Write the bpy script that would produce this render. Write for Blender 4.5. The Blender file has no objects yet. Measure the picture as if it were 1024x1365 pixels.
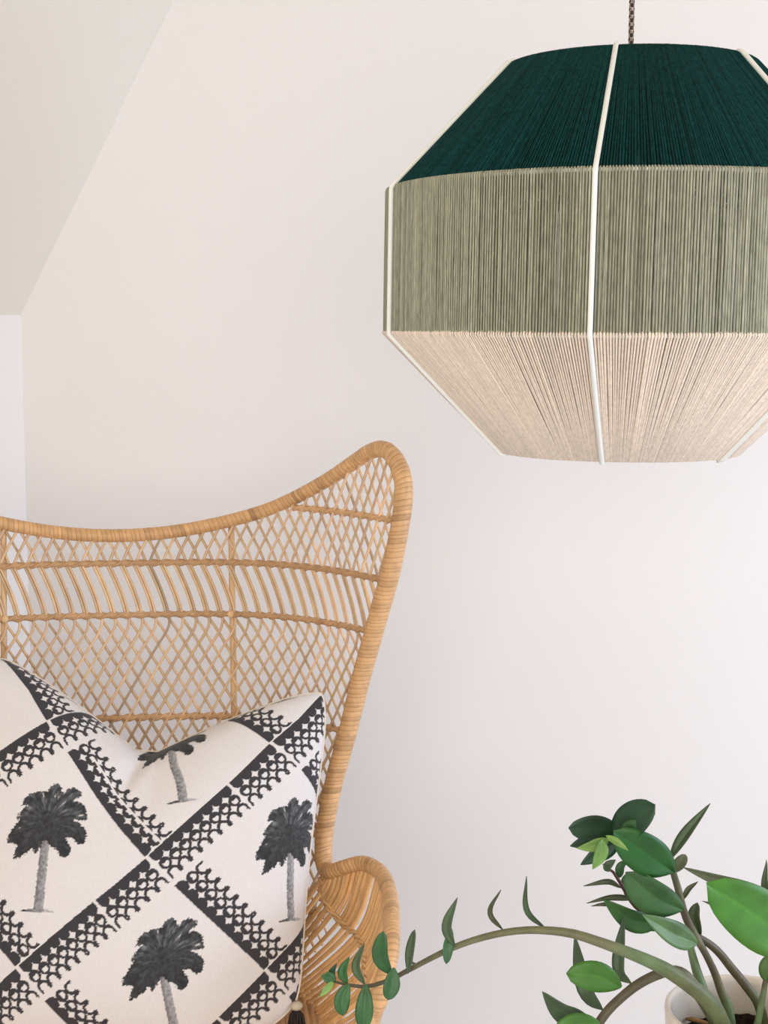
import bpy, math, random
import numpy as np
from mathutils import Matrix, Vector

random.seed(7); rng = np.random.default_rng(7)
scene = bpy.context.scene
col = scene.collection

# ------------------------------------------------------------------ camera
EYE = 1.38; FOC = 1972.0; PITCH = 0.1258; ROLL = 0.0036
cam_d = bpy.data.cameras.new('camera'); cam = bpy.data.objects.new('camera', cam_d); col.objects.link(cam)
cam_d.sensor_fit = 'VERTICAL'; cam_d.sensor_height = 36.0; cam_d.lens = FOC / 1365.0 * 36.0
cam_d.clip_start = 0.05; cam_d.clip_end = 50
cam.location = (0, 0, EYE)
cam.rotation_euler = (Matrix.Rotation(math.pi/2 - PITCH, 3, 'X') @ Matrix.Rotation(ROLL, 3, 'Z')).to_euler()
scene.camera = cam

# ------------------------------------------------------------------ light
world = bpy.data.worlds.new('world'); scene.world = world; world.use_nodes = True
world.node_tree.nodes['Background'].inputs[0].default_value = (0.75, 0.85, 1.0, 1)
world.node_tree.nodes['Background'].inputs[1].default_value = 0.6

def area(name, loc, target, sx, sy, power, color):
    d = bpy.data.lights.new(name, 'AREA'); d.shape = 'RECTANGLE'; d.size = sx; d.size_y = sy
    d.energy = power; d.color = color
    o = bpy.data.objects.new(name, d); col.objects.link(o); o.location = loc
    o.rotation_euler = (Vector(target) - Vector(loc)).to_track_quat('-Z', 'Y').to_euler()
    return o
area('daylight_rear_window', (-0.1, -1.74, 1.45), (-0.1, 3.0, 1.45), 2.7, 1.45, 42, (1.0, 0.94, 0.86))
area('daylight_side_window', (2.54, 1.15, 1.25), (0.0, 2.0, 0.60), 1.55, 1.25, 44, (0.66, 0.775, 1.0))

vs = scene.view_settings
vs.view_transform = 'Standard'; vs.look = 'None'; vs.gamma = 1.0; vs.use_curve_mapping = False
vs.exposure = 0.33

# ------------------------------------------------------------------ helpers
def ray(px, py):
    a = (px-512)/FOC; b = (682.5-py)/FOC
    u = a*math.cos(ROLL) - b*math.sin(ROLL); v = b*math.cos(ROLL) + a*math.sin(ROLL)
    c, s = math.cos(PITCH), math.sin(PITCH)
    return np.array([u, c+v*s, -s+v*c])
def at(px, py, Y):
    d = ray(px, py); P = d*Y/d[1]
    return np.array([P[0], P[1], P[2]+EYE])

def mat(name, base=(0.8,0.8,0.8), rough=0.6, noise=None, bump=None, spec=0.5, obj_color=False, attr=None, obj_rand=0.0, sheen=0.0, sss=0.0):
    """noise=(scale, amount, stretch xyz), bump=(scale, strength, stretch)"""
    m = bpy.data.materials.new(name); m.use_nodes = True
    nt = m.node_tree; N = nt.nodes; L = nt.links; b = N['Principled BSDF']
    b.inputs['Roughness'].default_value = rough
    b.inputs['Specular IOR Level'].default_value = spec
    if sheen: b.inputs['Sheen Weight'].default_value = sheen
    rgb = N.new('ShaderNodeRGB'); rgb.outputs[0].default_value = (*base, 1); cur = rgb.outputs[0]
    def mix(a, bb, mode, fac=1.0):
        x = N.new('ShaderNodeMix'); x.data_type = 'RGBA'; x.blend_type = mode
        x.inputs[0].default_value = fac; L.new(a, x.inputs[6]); L.new(bb, x.inputs[7]); return x.outputs[2]
    if attr:
        a = N.new('ShaderNodeAttribute'); a.attribute_name = attr; cur = mix(cur, a.outputs['Color'], 'MULTIPLY')
    oi = N.new('ShaderNodeObjectInfo')
    if obj_color: cur = mix(cur, oi.outputs['Color'], 'MULTIPLY')
    tc = N.new('ShaderNodeTexCoord')
    def nz(scale, stretch, detail=4):
        mp = N.new('ShaderNodeMapping'); mp.inputs['Scale'].default_value = stretch
        L.new(tc.outputs['Object'], mp.inputs[0])
        n = N.new('ShaderNodeTexNoise'); n.inputs['Scale'].default_value = scale; n.inputs['Detail'].default_value = detail
        L.new(mp.outputs[0], n.inputs['Vector']); return n.outputs['Fac']
    def ramp(fac, lo, hi):
        r = N.new('ShaderNodeMapRange'); r.inputs[1].default_value = 0.25; r.inputs[2].default_value = 0.75
        r.inputs[3].default_value = lo; r.inputs[4].default_value = hi; L.new(fac, r.inputs[0])
        return r.outputs[0]
    if obj_rand:
        r = N.new('ShaderNodeMapRange'); r.inputs[3].default_value = 1-obj_rand; r.inputs[4].default_value = 1+obj_rand*0.6
        L.new(oi.outputs['Random'], r.inputs[0]); cur = mix(cur, r.outputs[0], 'MULTIPLY')
    if noise:
        cur = mix(cur, ramp(nz(noise[0], noise[2]), 1-noise[1], 1+noise[1]), 'MULTIPLY')
    L.new(cur, b.inputs['Base Color'])
    if sss:
        b.inputs['Subsurface Weight'].default_value = sss; b.inputs['Subsurface Radius'].default_value = (0.004,0.006,0.002)
        b.inputs['Subsurface Scale'].default_value = 0.3
    if bump:
        bp = N.new('ShaderNodeBump'); bp.inputs['Strength'].default_value = bump[1]; bp.inputs['Distance'].default_value = 0.001
        L.new(nz(bump[0], bump[2], 6), bp.inputs['Height']); L.new(bp.outputs[0], b.inputs['Normal'])
    return m

def mesh_obj(name, V, F, material, parent=None, smooth=True, colors=None):
    me = bpy.data.meshes.new(name)
    me.from_pydata([tuple(map(float, v)) for v in V], [], F)
    if smooth: me.polygons.foreach_set('use_smooth', [True]*len(me.polygons))
    if colors is not None:
        ca = me.color_attributes.new('tint', 'FLOAT_COLOR', 'POINT')
        C4 = np.ones((len(V), 4), np.float32); C4[:, :3] = colors
        ca.data.foreach_set('color', C4.ravel())
    me.materials.append(material); me.update()
    o = bpy.data.objects.new(name, me); col.objects.link(o)
    if parent: o.parent = parent
    return o
def empty(name, loc, rz=0):
    o = bpy.data.objects.new(name, None); o.empty_display_size = 0.05; col.objects.link(o)
    o.location = loc; o.rotation_euler = (0, 0, rz); return o
def tag(o, label, cat, group=None):
    o['label'] = label; o['category'] = cat
    if group: o['group'] = group
    return o
def structure(o): o['kind'] = 'structure'; return o

def frames(P):
    P = np.asarray(P, float); n = len(P)
    T = np.zeros_like(P); T[1:-1] = P[2:]-P[:-2]; T[0] = P[1]-P[0]; T[-1] = P[-1]-P[-2]
    T /= np.linalg.norm(T, axis=1)[:, None]+1e-12
    ref = np.array([0, 0, 1.0]) if abs(T[0][2]) < 0.9 else np.array([1.0, 0, 0])
    U = np.zeros_like(P); u = np.cross(T[0], ref); u /= np.linalg.norm(u); U[0] = u
    for i in range(1, n):
        u = U[i-1]-T[i]*np.dot(U[i-1], T[i]); U[i] = u/(np.linalg.norm(u)+1e-12)
    return T, U, np.cross(T, U)
def tube(P, r, sides=6, cap=True):
    P = np.asarray(P, float); n = len(P); r = np.broadcast_to(np.asarray(r, float), (n,))
    T, U, W = frames(P); a = np.arange(sides)*2*math.pi/sides
    V = (P[:, None, :] + r[:, None, None]*(np.cos(a)[None, :, None]*U[:, None, :] + np.sin(a)[None, :, None]*W[:, None, :])).reshape(-1, 3)
    F = []
    for i in range(n-1):
        for j in range(sides):
            k = (j+1) % sides
            F.append((i*sides+j, i*sides+k, (i+1)*sides+k, (i+1)*sides+j))
    if cap:
        F.append(tuple(range(sides-1, -1, -1))); F.append(tuple((n-1)*sides+j for j in range(sides)))
    return V, F
class MB:
    def __init__(s): s.V = []; s.F = []; s.C = []; s.n = 0
    def add(s, V, F, c=None):
        V = np.asarray(V); s.V.append(V); s.F += [tuple(i+s.n for i in f) for f in F]; s.n += len(V)
        if c is not None: s.C.append(np.broadcast_to(np.asarray(c, float), (len(V), 3)))
        return s
    def box(s, c, h):
        c = np.array(c); h = np.array(h)
        V = [c+h*np.array([x, y, z]) for z in (-1, 1) for y in (-1, 1) for x in (-1, 1)]
        return s.add(V, [(0,2,3,1),(4,5,7,6),(0,1,5,4),(2,6,7,3),(0,4,6,2),(1,3,7,5)])
    def build(s, name, m, parent=None, smooth=True):
        return mesh_obj(name, np.vstack(s.V), s.F, m, parent, smooth, np.vstack(s.C) if s.C else None)
def lathe(prof, sides=48, center=(0,0,0)):
    prof = np.asarray(prof, float); a = np.arange(sides)*2*math.pi/sides; n = len(prof)
    V = np.stack([prof[:, 0][:, None]*np.cos(a), prof[:, 0][:, None]*np.sin(a), np.repeat(prof[:, 1][:, None], sides, 1)], -1).reshape(-1, 3)+np.array(center)
    F = [(i*sides+j, i*sides+(j+1) % sides, (i+1)*sides+(j+1) % sides, (i+1)*sides+j) for i in range(n-1) for j in range(sides)]
    return V, F
def spline(P, n=60):
    """Catmull-Rom through the points, resampled evenly by length"""
    P = np.asarray(P, float); Q = np.vstack([2*P[0]-P[1], P, 2*P[-1]-P[-2]]); out = []
    for i in range(1, len(Q)-2):
        t = np.linspace(0, 1, 14, endpoint=False)[:, None]
        p0, p1, p2, p3 = Q[i-1], Q[i], Q[i+1], Q[i+2]
        out.append(0.5*((2*p1)+(-p0+p2)*t+(2*p0-5*p1+4*p2-p3)*t**2+(-p0+3*p1-3*p2+p3)*t**3))
    out.append(P[-1:]); out = np.vstack(out)
    s = np.r_[0, np.cumsum(np.linalg.norm(np.diff(out[:, :3], axis=0), axis=1))]
    q = np.linspace(0, s[-1], n)
    return np.stack([np.interp(q, s, out[:, k]) for k in range(out.shape[1])], 1)

# ------------------------------------------------------------------ materials
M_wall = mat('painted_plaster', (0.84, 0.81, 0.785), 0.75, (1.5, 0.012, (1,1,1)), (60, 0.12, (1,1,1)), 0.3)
M_slope_shade = mat('slope_shade_plaster', (0.76, 0.715, 0.635), 0.8, (1.5, 0.012, (1,1,1)), (60, 0.1, (1,1,1)), 0.3)  # shade and warm bounce on the sloping ceiling put into its colour
M_warm_bounce = mat('warm_bounce_ceiling', (0.78, 0.64, 0.46), 0.6, (5, 0.1, (1,10,1)))  # unseen flat ceiling, given a made-up warm tone to bounce onto the upper wall
M_floor = mat('pale_grey_floor', (0.70, 0.705, 0.745), 0.6, (6, 0.12, (1,12,1)))
M_white = mat('white_paint', (0.85, 0.85, 0.83), 0.5, (8, 0.02, (1,1,1)))
M_rib = mat('white_powder_coat', (0.90, 0.92, 0.88), 0.45, (30, 0.02, (1,1,1)))
M_glass = mat('window_glass', (0.8, 0.9, 1.0), 0.1, (2, 0.02, (1,1,1)))
M_dgreen = mat('dark_green_yarn', (0.0035, 0.040, 0.040), 0.95, (300, 0.45, (1,1,0.25)), (900, 0.4, (1,1,1)), 0.15, attr='tint')
M_sage = mat('sage_yarn', (0.36, 0.365, 0.275), 0.95, (300, 0.25, (1,1,0.25)), (900, 0.4, (1,1,1)), 0.15, attr='tint')
M_cream = mat('cream_yarn', (0.88, 0.76, 0.64), 0.95, (300, 0.12, (1,1,0.25)), (900, 0.4, (1,1,1)), 0.15, attr='tint')
M_cord = mat('woven_cord', (0.17, 0.145, 0.13), 0.9, (500, 0.6, (1,1,0.5)), None, 0.1, attr='tint')
M_brass = mat('dark_metal', (0.08, 0.08, 0.08), 0.4, (50, 0.1, (1,1,1)))
M_bulb = mat('frosted_bulb', (0.85, 0.84, 0.8), 0.2, (50, 0.02, (1,1,1)))
M_wrap = mat('rattan_peel', (0.68, 0.40, 0.185), 0.42, (70, 0.16, (1,1,1)), (250, 0.35, (1,1,1)), 0.45, attr='tint')
M_cane = mat('rattan_cane', (0.76, 0.525, 0.315), 0.45, (60, 0.15, (1,1,0.6)), (300, 0.25, (1,1,0.2)), 0.45, obj_color=True, obj_rand=0.16)
M_print = mat('printed_linen', (1, 1, 1), 0.95, (500, 0.05, (1,0.12,1)), (900, 0.35, (1,0.2,1)), 0.1, attr='tint', sheen=0.15)
M_back = mat('plain_linen', (0.76, 0.68, 0.57), 0.95, (400, 0.06, (1,0.2,1)), (900, 0.35, (1,0.2,1)), 0.1)
M_tassel = mat('dark_tassel_yarn', (0.045, 0.035, 0.035), 0.95, (200, 0.4, (1,1,0.3)), None, 0.1)
M_bead = mat('wooden_bead', (0.55, 0.48, 0.36), 0.5, (80, 0.15, (1,1,1)))
M_leaf = mat('glossy_leaf', (1, 1, 1), 0.45, (45, 0.3, (1,1,1)), (80, 0.2, (1,1,1)), 0.5, obj_color=True, attr='tint', sss=0.0)
M_stem = mat('fleshy_stem', (1, 1, 1), 0.45, (60, 0.3, (1,1,1)), (200, 0.2, (1,1,1)), 0.4, attr='tint')
M_pot = mat('glazed_pot', (0.80, 0.74, 0.66), 0.18, (20, 0.05, (1,1,1)), None, 0.6)
M_soil = mat('potting_soil', (0.022, 0.015, 0.010), 0.95, (150, 0.6, (1,1,1)), (200, 1.0, (1,1,1)), 0.1)
M_chip = mat('bark_chip', (0.42, 0.24, 0.10), 0.85, (120, 0.3, (1,1,1)))
M_wood = mat('stand_wood', (0.45, 0.30, 0.18), 0.5, (8, 0.25, (1,10,1)))

# ------------------------------------------------------------------ room
# gable wall ahead, a low wall set obliquely on the left under a sloping ceiling, windows behind and to the right
WY = 2.55; KX = -0.8777*WY/3.6; KZ = EYE+0.0204*WY/3.6; SX = -0.498*WY/3.6; SZ = EYE+0.7558*WY/3.6
CZ = 2.62; slope = (SZ-KZ)/(SX-KX); TX = KX+(CZ-KZ)/slope; RX = 2.62; RY = -1.8; LXF = -3.6
def slab(name, c, h, m): return structure(MB().box(c, h).build(name, m, smooth=False))
slab('floor', ((LXF+RX)/2, (WY+RY)/2, -0.05), ((RX-LXF)/2+0.1, (WY-RY)/2+0.1, 0.05), M_floor)
slab('wall_back', ((KX+RX)/2, WY+0.05, CZ/2), ((RX-KX)/2+0.1, 0.05, CZ/2+0.1), M_wall)
slab('baseboard_back', ((KX+RX)/2, WY-0.006, 0.035), ((RX-KX)/2-0.02, 0.006, 0.035), M_white)
slab('ceiling', ((LXF+RX)/2, (WY+RY)/2, CZ+0.05), ((RX-LXF)/2+0.06, (WY-RY)/2, 0.05), M_warm_bounce)
ld = np.array([-0.54, -0.84, 0]); ld /= np.linalg.norm(ld); ll = (WY-RY)/-ld[1]; lo_ = np.array([ld[1], -ld[0], 0])*0.08
K0 = np.array([KX, WY, 0]); K1 = K0+ld*ll; up = np.array([0, 0, KZ])
structure(MB().add([K0, K1, K1+lo_, K0+lo_, K0+up, K1+up, K1+lo_+up, K0+lo_+up], [(0,1,2,3),(7,6,5,4),(0,4,5,1),(1,5,6,2),(2,6,7,3),(3,7,4,0)]).build('wall_left', M_wall, smooth=False))
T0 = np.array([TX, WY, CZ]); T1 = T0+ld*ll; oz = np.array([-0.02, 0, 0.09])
structure(MB().add([K0+up, K1+up, T1, T0, K0+up+lo_+oz, K1+up+lo_+oz, T1+lo_+oz, T0+lo_+oz], [(0,1,2,3),(7,6,5,4),(0,4,5,1),(1,5,6,2),(2,6,7,3),(3,7,4,0)]).build('ceiling_slope', M_slope_shade, smooth=False))
def wall_with_hole(name, axis, pos, a0, a1, h0, h1, lo, hi, top, m):
    """a wall at axis=pos spanning lo..hi with an opening a0..a1 x h0..h1"""
    b = MB()
    for (p0, p1, z0, z1) in ((lo, a0, 0, top), (a1, hi, 0, top), (a0, a1, 0, h0), (a0, a1, h1, top)):
        c, h = (p0+p1)/2, (p1-p0)/2
        if axis == 'y': b.box((c, pos, (z0+z1)/2), (h, 0.05, (z1-z0)/2))
        else: b.box((pos, c, (z0+z1)/2), (0.05, h, (z1-z0)/2))
    return structure(b.build(name, m, smooth=False))
wall_with_hole('wall_rear', 'y', RY-0.05, -1.5, 1.3, 0.7, 2.2, LXF-0.1, RX+0.1, CZ, M_wall)
wall_with_hole('wall_right', 'x', RX+0.05, 0.35, 1.95, 0.65, 1.95, RY, WY, CZ, M_wall)
def window(name, axis, pos, a0, a1, h0, h1):
    def bx(b, p0, p1, z0, z1, t):
        if axis == 'y': b.box(((p0+p1)/2, pos, (z0+z1)/2), ((p1-p0)/2, t, (z1-z0)/2))
        else: b.box((pos, (p0+p1)/2, (z0+z1)/2), (t, (p1-p0)/2, (z1-z0)/2))
        return b
    b = MB(); w = 0.05; mid = (a0+a1)/2
    for q in ((a0, a0+w, h0, h1), (a1-w, a1, h0, h1), (a0, a1, h0, h0+w), (a0, a1, h1-w, h1), (mid-0.03, mid+0.03, h0, h1)): bx(b, *q, 0.03)
    fr = structure(b.build(name, M_white, smooth=False))
    for p0, p1 in ((a0+w, mid-0.03), (mid+0.03, a1-w)):
        bx(MB(), p0, p1, h0+w, h1-w, 0.004).build('pane', M_glass, fr, smooth=False)
window('window_1', 'y', RY-0.05, -1.5, 1.3, 0.7, 2.2)
window('window_2', 'x', RX+0.05, 0.35, 1.95, 0.65, 1.95)

# ------------------------------------------------------------------ pendant lamp
LX, LY, LTH, TILT = 0.2661, 1.6773, -0.2657, 0.0124
RT, RM, RB = 0.138, 0.268, 0.1358
LZ = [0.2800, 0.1459, -0.0097, -0.1405]
lamp = empty('pendant_lamp', (LX, LY, EYE+LZ[3]))
tag(lamp, 'large faceted string pendant lamp in dark green, sage and cream yarn', 'lamp')
def lp(r, a, z):
    """lamp-local point at radius r, angle a (0 faces the camera side), eye-relative height z"""
    return np.array([r*math.sin(a)+TILT*z, -r*math.cos(a), z-LZ[3]])
def ring(r, z, name, rad, m):
    a = np.linspace(0, 2*math.pi, 97)
    V, F = tube([lp(r, t, z) for t in a], rad, 6, cap=False)
    return mesh_obj(name, V, F, m, lamp)
ring(RT-0.002, LZ[0]-0.001, 'top_ring', 0.0022, M_rib); ring(RM-0.004, LZ[1], 'upper_ring', 0.0022, M_rib)
ring(RM-0.004, LZ[2], 'lower_ring', 0.0022, M_rib); ring(RB-0.002, LZ[3]+0.001, 'bottom_ring', 0.0022, M_rib)
NS = 552
def band(name, rA, zA, rB, zB, m, tintvar):
    """yarn strands wound side by side from the ring (rA,zA) down to the ring (rB,zB), looped over both rings"""
    b = MB()
    e = np.array([rB-rA, zB-zA]); e /= np.linalg.norm(e); nrm = np.array([-e[1], e[0]])
    if nrm[0] < 0: nrm = -nrm
    A = np.array([rA, zA]); B = np.array([rB, zB])
    drift = np.cumsum(rng.normal(0, 0.10, NS)); drift -= np.linspace(0, drift[-1], NS)
    drift = 0.16*np.sin(np.arange(NS)*0.37)+0.12*np.sin(np.arange(NS)*0.11+1)+rng.normal(0, 0.13, NS)
    for layer in (0, 1):
        for i in range(NS):
            a = 2*math.pi*(i+0.5*layer)/NS
            a1 = a + drift[i]*0.3*2*math.pi/NS; a2 = a + drift[i]*2*math.pi/NS*(0.4 if layer == 0 else 1.0)
            am = (a1+a2)/2 + rng.normal(0, 0.13)*2*math.pi/NS
            off = 0.0008 if layer == 0 else -0.0024
            rad = (0.00118 if layer == 0 else 0.00125)*(1+rng.normal(0, 0.07))
            q = [A+nrm*off+e*0.000, (A+B)/2+nrm*(off+rng.normal(0, 0.00025)), B+nrm*off]
            if layer == 0:
                q = [A-e*0.0030-nrm*0.003] + [A-e*0.0022+nrm*0.0004] + q + [B+e*0.0018-nrm*0.001]
                aa = [a1, a1, a1, am, a2, a2]
            else: aa = [a1, am, a2]
            rr = np.full(len(q), rad)
            V, F = tube([lp(p_[0], t, p_[1]) for p_, t in zip(q, aa)], rr, 5, cap=False)
            b.add(V, F, (1+rng.normal(0, tintvar))*np.array([1, 1, 1.0]))
    o = b.build(name, m, lamp); o['kind'] = 'stuff'; return o
o = band('yarn_band', RT, LZ[0], RM-0.0045, LZ[1]+0.002, M_dgreen, 0.14); o['label'] = 'dark green yarn wound around the top cone'
o = band('yarn_band', RM-0.002, LZ[1], RM-0.002, LZ[2], M_sage, 0.10); o['label'] = 'sage grey yarn wound around the straight middle'
o = band('yarn_band', RM-0.002, LZ[2], RB, LZ[3], M_cream, 0.05); o['label'] = 'cream yarn wound around the bottom cone'
for k in range(6):
    a = LTH + k*math.pi/3
    pts = []
    prof = [(RT+0.003, LZ[0]+0.002), (RM+0.0022, LZ[1]), (RM+0.0022, LZ[2]), (RB+0.003, LZ[3]-0.002)]
    for i, q in enumerate(prof):
        q = np.array(q)
        if i in (0, 3): pts.append(q)
        else:
            for w in (0.03, 0.0): 
                pts.append(q+(np.array(prof[i-1])-q)*w*1.0 if w else q)
            pts.append(q+(np.array(prof[i+1])-q)*0.03)
    pts = [np.array(prof[0])+np.array([-0.006, 0.001])]+pts+[np.array(prof[3])+np.array([-0.006, -0.0005])]
    V, F = tube([lp(q[0], a, q[1]) for q in pts], 0.0027, 10)
    mesh_obj('rib', V, F, M_rib, lamp)
# spider, socket, bulb, cord
for k in range(3):
    a = LTH+k*2*math.pi/3
    V, F = tube([lp(0.012, a, LZ[0]-0.01), lp(RT-0.003, a, LZ[0]-0.001)], 0.0018, 6); mesh_obj('spoke', V, F, M_rib, lamp)
c0 = lp(0, 0, LZ[0])
V, F = lathe([(0.0, 0.03), (0.012, 0.028), (0.019, 0.015), (0.021, -0.01), (0.021, -0.055), (0.0, -0.056)], 20, c0+np.array([0, 0, -0.02])); mesh_obj('socket', V, F, M_brass, lamp)
V, F = lathe([(0.0, 0.0), (0.013, 0.0), (0.015, -0.015), (0.026, -0.045), (0.030, -0.065), (0.026, -0.085), (0.014, -0.098), (0.0, -0.101)], 24, c0+np.array([0, 0, -0.075])); mesh_obj('bulb', V, F, M_bulb, lamp)
zc = np.linspace(c0[2]+0.0, CZ-(EYE+LZ[3])-0.02, 420)
cb = MB()
for s in range(4):
    ph = s*math.pi/2
    for sg in (1, -1):
        tw = sg*(zc-zc[0])*2*math.pi/0.016+ph
        P = np.stack([c0[0]+0.0022*np.cos(tw), c0[1]+0.0022*np.sin(tw), zc], 1)
        V, F = tube(P, 0.00105, 5); cb.add(V, F, (2.6, 2.5, 2.4) if s % 2 else (0.4, 0.36, 0.36))
V, F = tube([(c0[0], c0[1], zc[0]), (c0[0], c0[1], zc[-1])], 0.002, 8); cb.add(V, F, (0.7, 0.6, 0.6))
cb.build('cord', M_cord, lamp)
V, F = lathe([(0.0, 0.0), (0.05, 0.0), (0.05, -0.018), (0.04, -0.024), (0.0, -0.025)], 32, (c0[0], c0[1], CZ-(EYE+LZ[3])))
mesh_obj('ceiling_rose', V, F, M_white, lamp)

# ------------------------------------------------------------------ rattan armchair
PSI, CXW, CYW = 0.1321, -0.3896, 2.15
chair = empty('rattan_armchair', (CXW, CYW, 0), PSI)
tag(chair, 'natural rattan wingback armchair with open lattice back and wrapped rim', 'armchair')
KF, NF = 0.1308, 3.5694
def fwd(x): return KF*(np.abs(x)/0.33)**NF
def surf(x, z): return fwd(x)+0.2*(-0.31-z)          # z is relative to eye height
def cl(x, f, z): return np.array([x, -f, z+EYE])      # chair frame (lateral, forward, eye-relative) -> local
rim_back = [(0, 0, -0.3083), (0.0675, -0.0006, -0.3049), (0.1335, 0.002, -0.2944), (0.2026, 0.016, -0.2756), (0.253, 0.0391, -0.2524), (0.3002, 0.0756, -0.2216), (0.3311, 0.1096, -0.1959), (0.3548, 0.1425, -0.1752), (0.3702, 0.1692, -0.17), (0.3815, 0.1935, -0.1803), (0.389, 0.2137, -0.202), (0.3901, 0.2215, -0.2296), (0.3845, 0.2191, -0.2769), (0.3737, 0.2096, -0.338), (0.3648, 0.2002, -0.3759), (0.3528, 0.1894, -0.4272), (0.3375, 0.1778, -0.4901), (0.3206, 0.1692, -0.5661), (0.3012, 0.161, -0.643), (0.2894, 0.1609, -0.7052), (0.2858, 0.1648, -0.7424)]
rim_arm = [(0.2878, 0.180, -0.762), (0.2950, 0.205, -0.757), (0.3104, 0.2226, -0.745), (0.334, 0.238, -0.735), (0.3512, 0.2738, -0.733), (0.3555, 0.326, -0.733), (0.3521, 0.3873, -0.735), (0.345, 0.4461, -0.742), (0.3377, 0.4864, -0.757), (0.3232, 0.5071, -0.8), (0.3155, 0.4971, -0.83), (0.308, 0.480, -0.89), (0.304, 0.470, -0.985)]
full = rim_back+rim_arm
right = np.array(full); left = right[1:][::-1]*np.array([-1, 1, 1])
path = np.vstack([left, right])
# rim radius grows from the top rail to the wings
rr = np.interp(np.abs(path[:, 0])*0+np.r_[np.arange(len(right)-1, 0, -1), np.arange(len(right))], [0, 4, 9, 14, 20, 23, 27, 33], [0.0098, 0.0098, 0.0122, 0.0138, 0.0128, 0.0105, 0.0108, 0.0108])
P4 = np.column_stack([np.array([cl(*q) for q in path]), rr])
def wrapped(P4, wrap_w, sides=14):
    """pole wound with flat peel: every turn its own slightly raised, slightly uneven band"""
    P = spline(P4, 1400); s = np.r_[0, np.cumsum(np.linalg.norm(np.diff(P[:, :3], axis=0), axis=1))]
    pos = [0.0]; 
    while pos[-1] < s[-1]: pos.append(pos[-1]+wrap_w*random.uniform(0.7, 1.4))
    qs = []; rs = []; cs = []
    for a, b in zip(pos[:-1], pos[1:]):
        lift = random.uniform(0.988, 1.018); t = random.choice([1, 1, 1.04, 0.95, 1.06, 0.9])*random.uniform(0.96, 1.04)
        if random.random() < 0.07: t *= 0.78
        for f, m in ((0.02, 0.968), (0.14, 1.0), (0.5, 1.008), (0.86, 0.998), (0.98, 0.965)):
            qs.append(a+(b-a)*f); rs.append(m*lift if 0.1 < f < 0.9 else m); cs.append(t if 0.1 < f < 0.9 else t*0.72)
    qs = np.minimum(np.array(qs), s[-1]); 
    C = np.stack([np.interp(qs, s, P[:, k]) for k in range(4)], 1)
    V, F = tube(C[:, :3], C[:, 3]*np.array(rs), sides)
    T_, _, _ = frames(C[:, :3]); an = np.cos(np.arange(sides)*2*math.pi/sides+0.6)
    V = V+(C[:, 3][:, None, None]*0.28*an[None, :, None]*T_[:, None, :]).reshape(-1, 3)
    tint = np.repeat(np.array(cs), sides)[:, None]*np.array([1, 1, 1.0])
    return V, F, tint
V, F, T3 = wrapped(P4, 0.0064)
o = mesh_obj('rim', V, F, M_wrap, chair, True, T3); o['label'] = 'rim pole wound with flat rattan peel'

# lattice back
PP = 0.0195; ZA, ZB, ZC, ZD, ZT = -0.3482, -0.4225, -0.5689, -0.7094, -0.2646
SEATZ = -0.937
xs = np.linspace(0, 0.42, 2000); dfx = np.gradient(fwd(xs), xs)
arc = np.r_[0, np.cumsum(np.hypot(np.diff(xs), np.diff(fwd(xs))))]
def x_of(a): return np.sign(a)*np.interp(np.abs(a), arc, xs)
outline = [(q[0], q[2]) for q in rim_back]+[(0.288, -0.78), (0.288, -0.85), (0.25, SEATZ)]
poly = np.array(outline+[(x, z) for x, z in ((0, SEATZ),)])
def inside(x, z):
    x = np.abs(x); c = np.zeros(np.shape(x), bool); n = len(poly)
    for i in range(n):
        x1, y1 = poly[i]; x2, y2 = poly[(i+1) % n]
        if y1 == y2: continue
        hit = ((y1 > z) != (y2 > z)) & (x < (x2-x1)*(z-y1)/(y2-y1)+x1); c ^= hit
    return c
def on_surf(x, z, off):
    x = np.asarray(x, float); d = NF*KF/0.33*(np.abs(x)/0.33)**(NF-1)*np.sign(x); q = 1/np.sqrt(1+d*d)
    f = surf(x, z)
    return np.stack([x-off*d*q, -(f+off*q), z+EYE], 1)
zs = np.arange(-0.165, SEATZ-0.001, -0.006)
def fam1(z):
    t = np.clip((ZA-z)/(ZA-ZB), 0, 1)
    return -np.maximum(z-ZA, 0)/0.036 + 1.4*(1-(1-t)**1.35) + np.maximum(ZB-z, 0)/0.0325
def fam2(z):
    t = np.clip((ZA-z)/(ZA-ZB), 0, 1); d = np.maximum(ZB-z, 0)
    w = 0.034; dec = np.where(d < w, d*d/(2*w), d-w/2)/0.0325
    return np.maximum(z-ZA, 0)/0.036 + 1.4*(1-(1-t)**1.35) - dec + 0.45*np.minimum(d, 0.02)/0.02*np.exp(-d/0.03)
def shade_pick():
    r = random.random()
    if r < 0.035: return (0.70, 0.72, 0.76)
    v = random.uniform(0.86, 1.10); return (v, v*random.uniform(0.97, 1.03), v*random.uniform(0.93, 1.06))
SR = 0.00205
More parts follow.
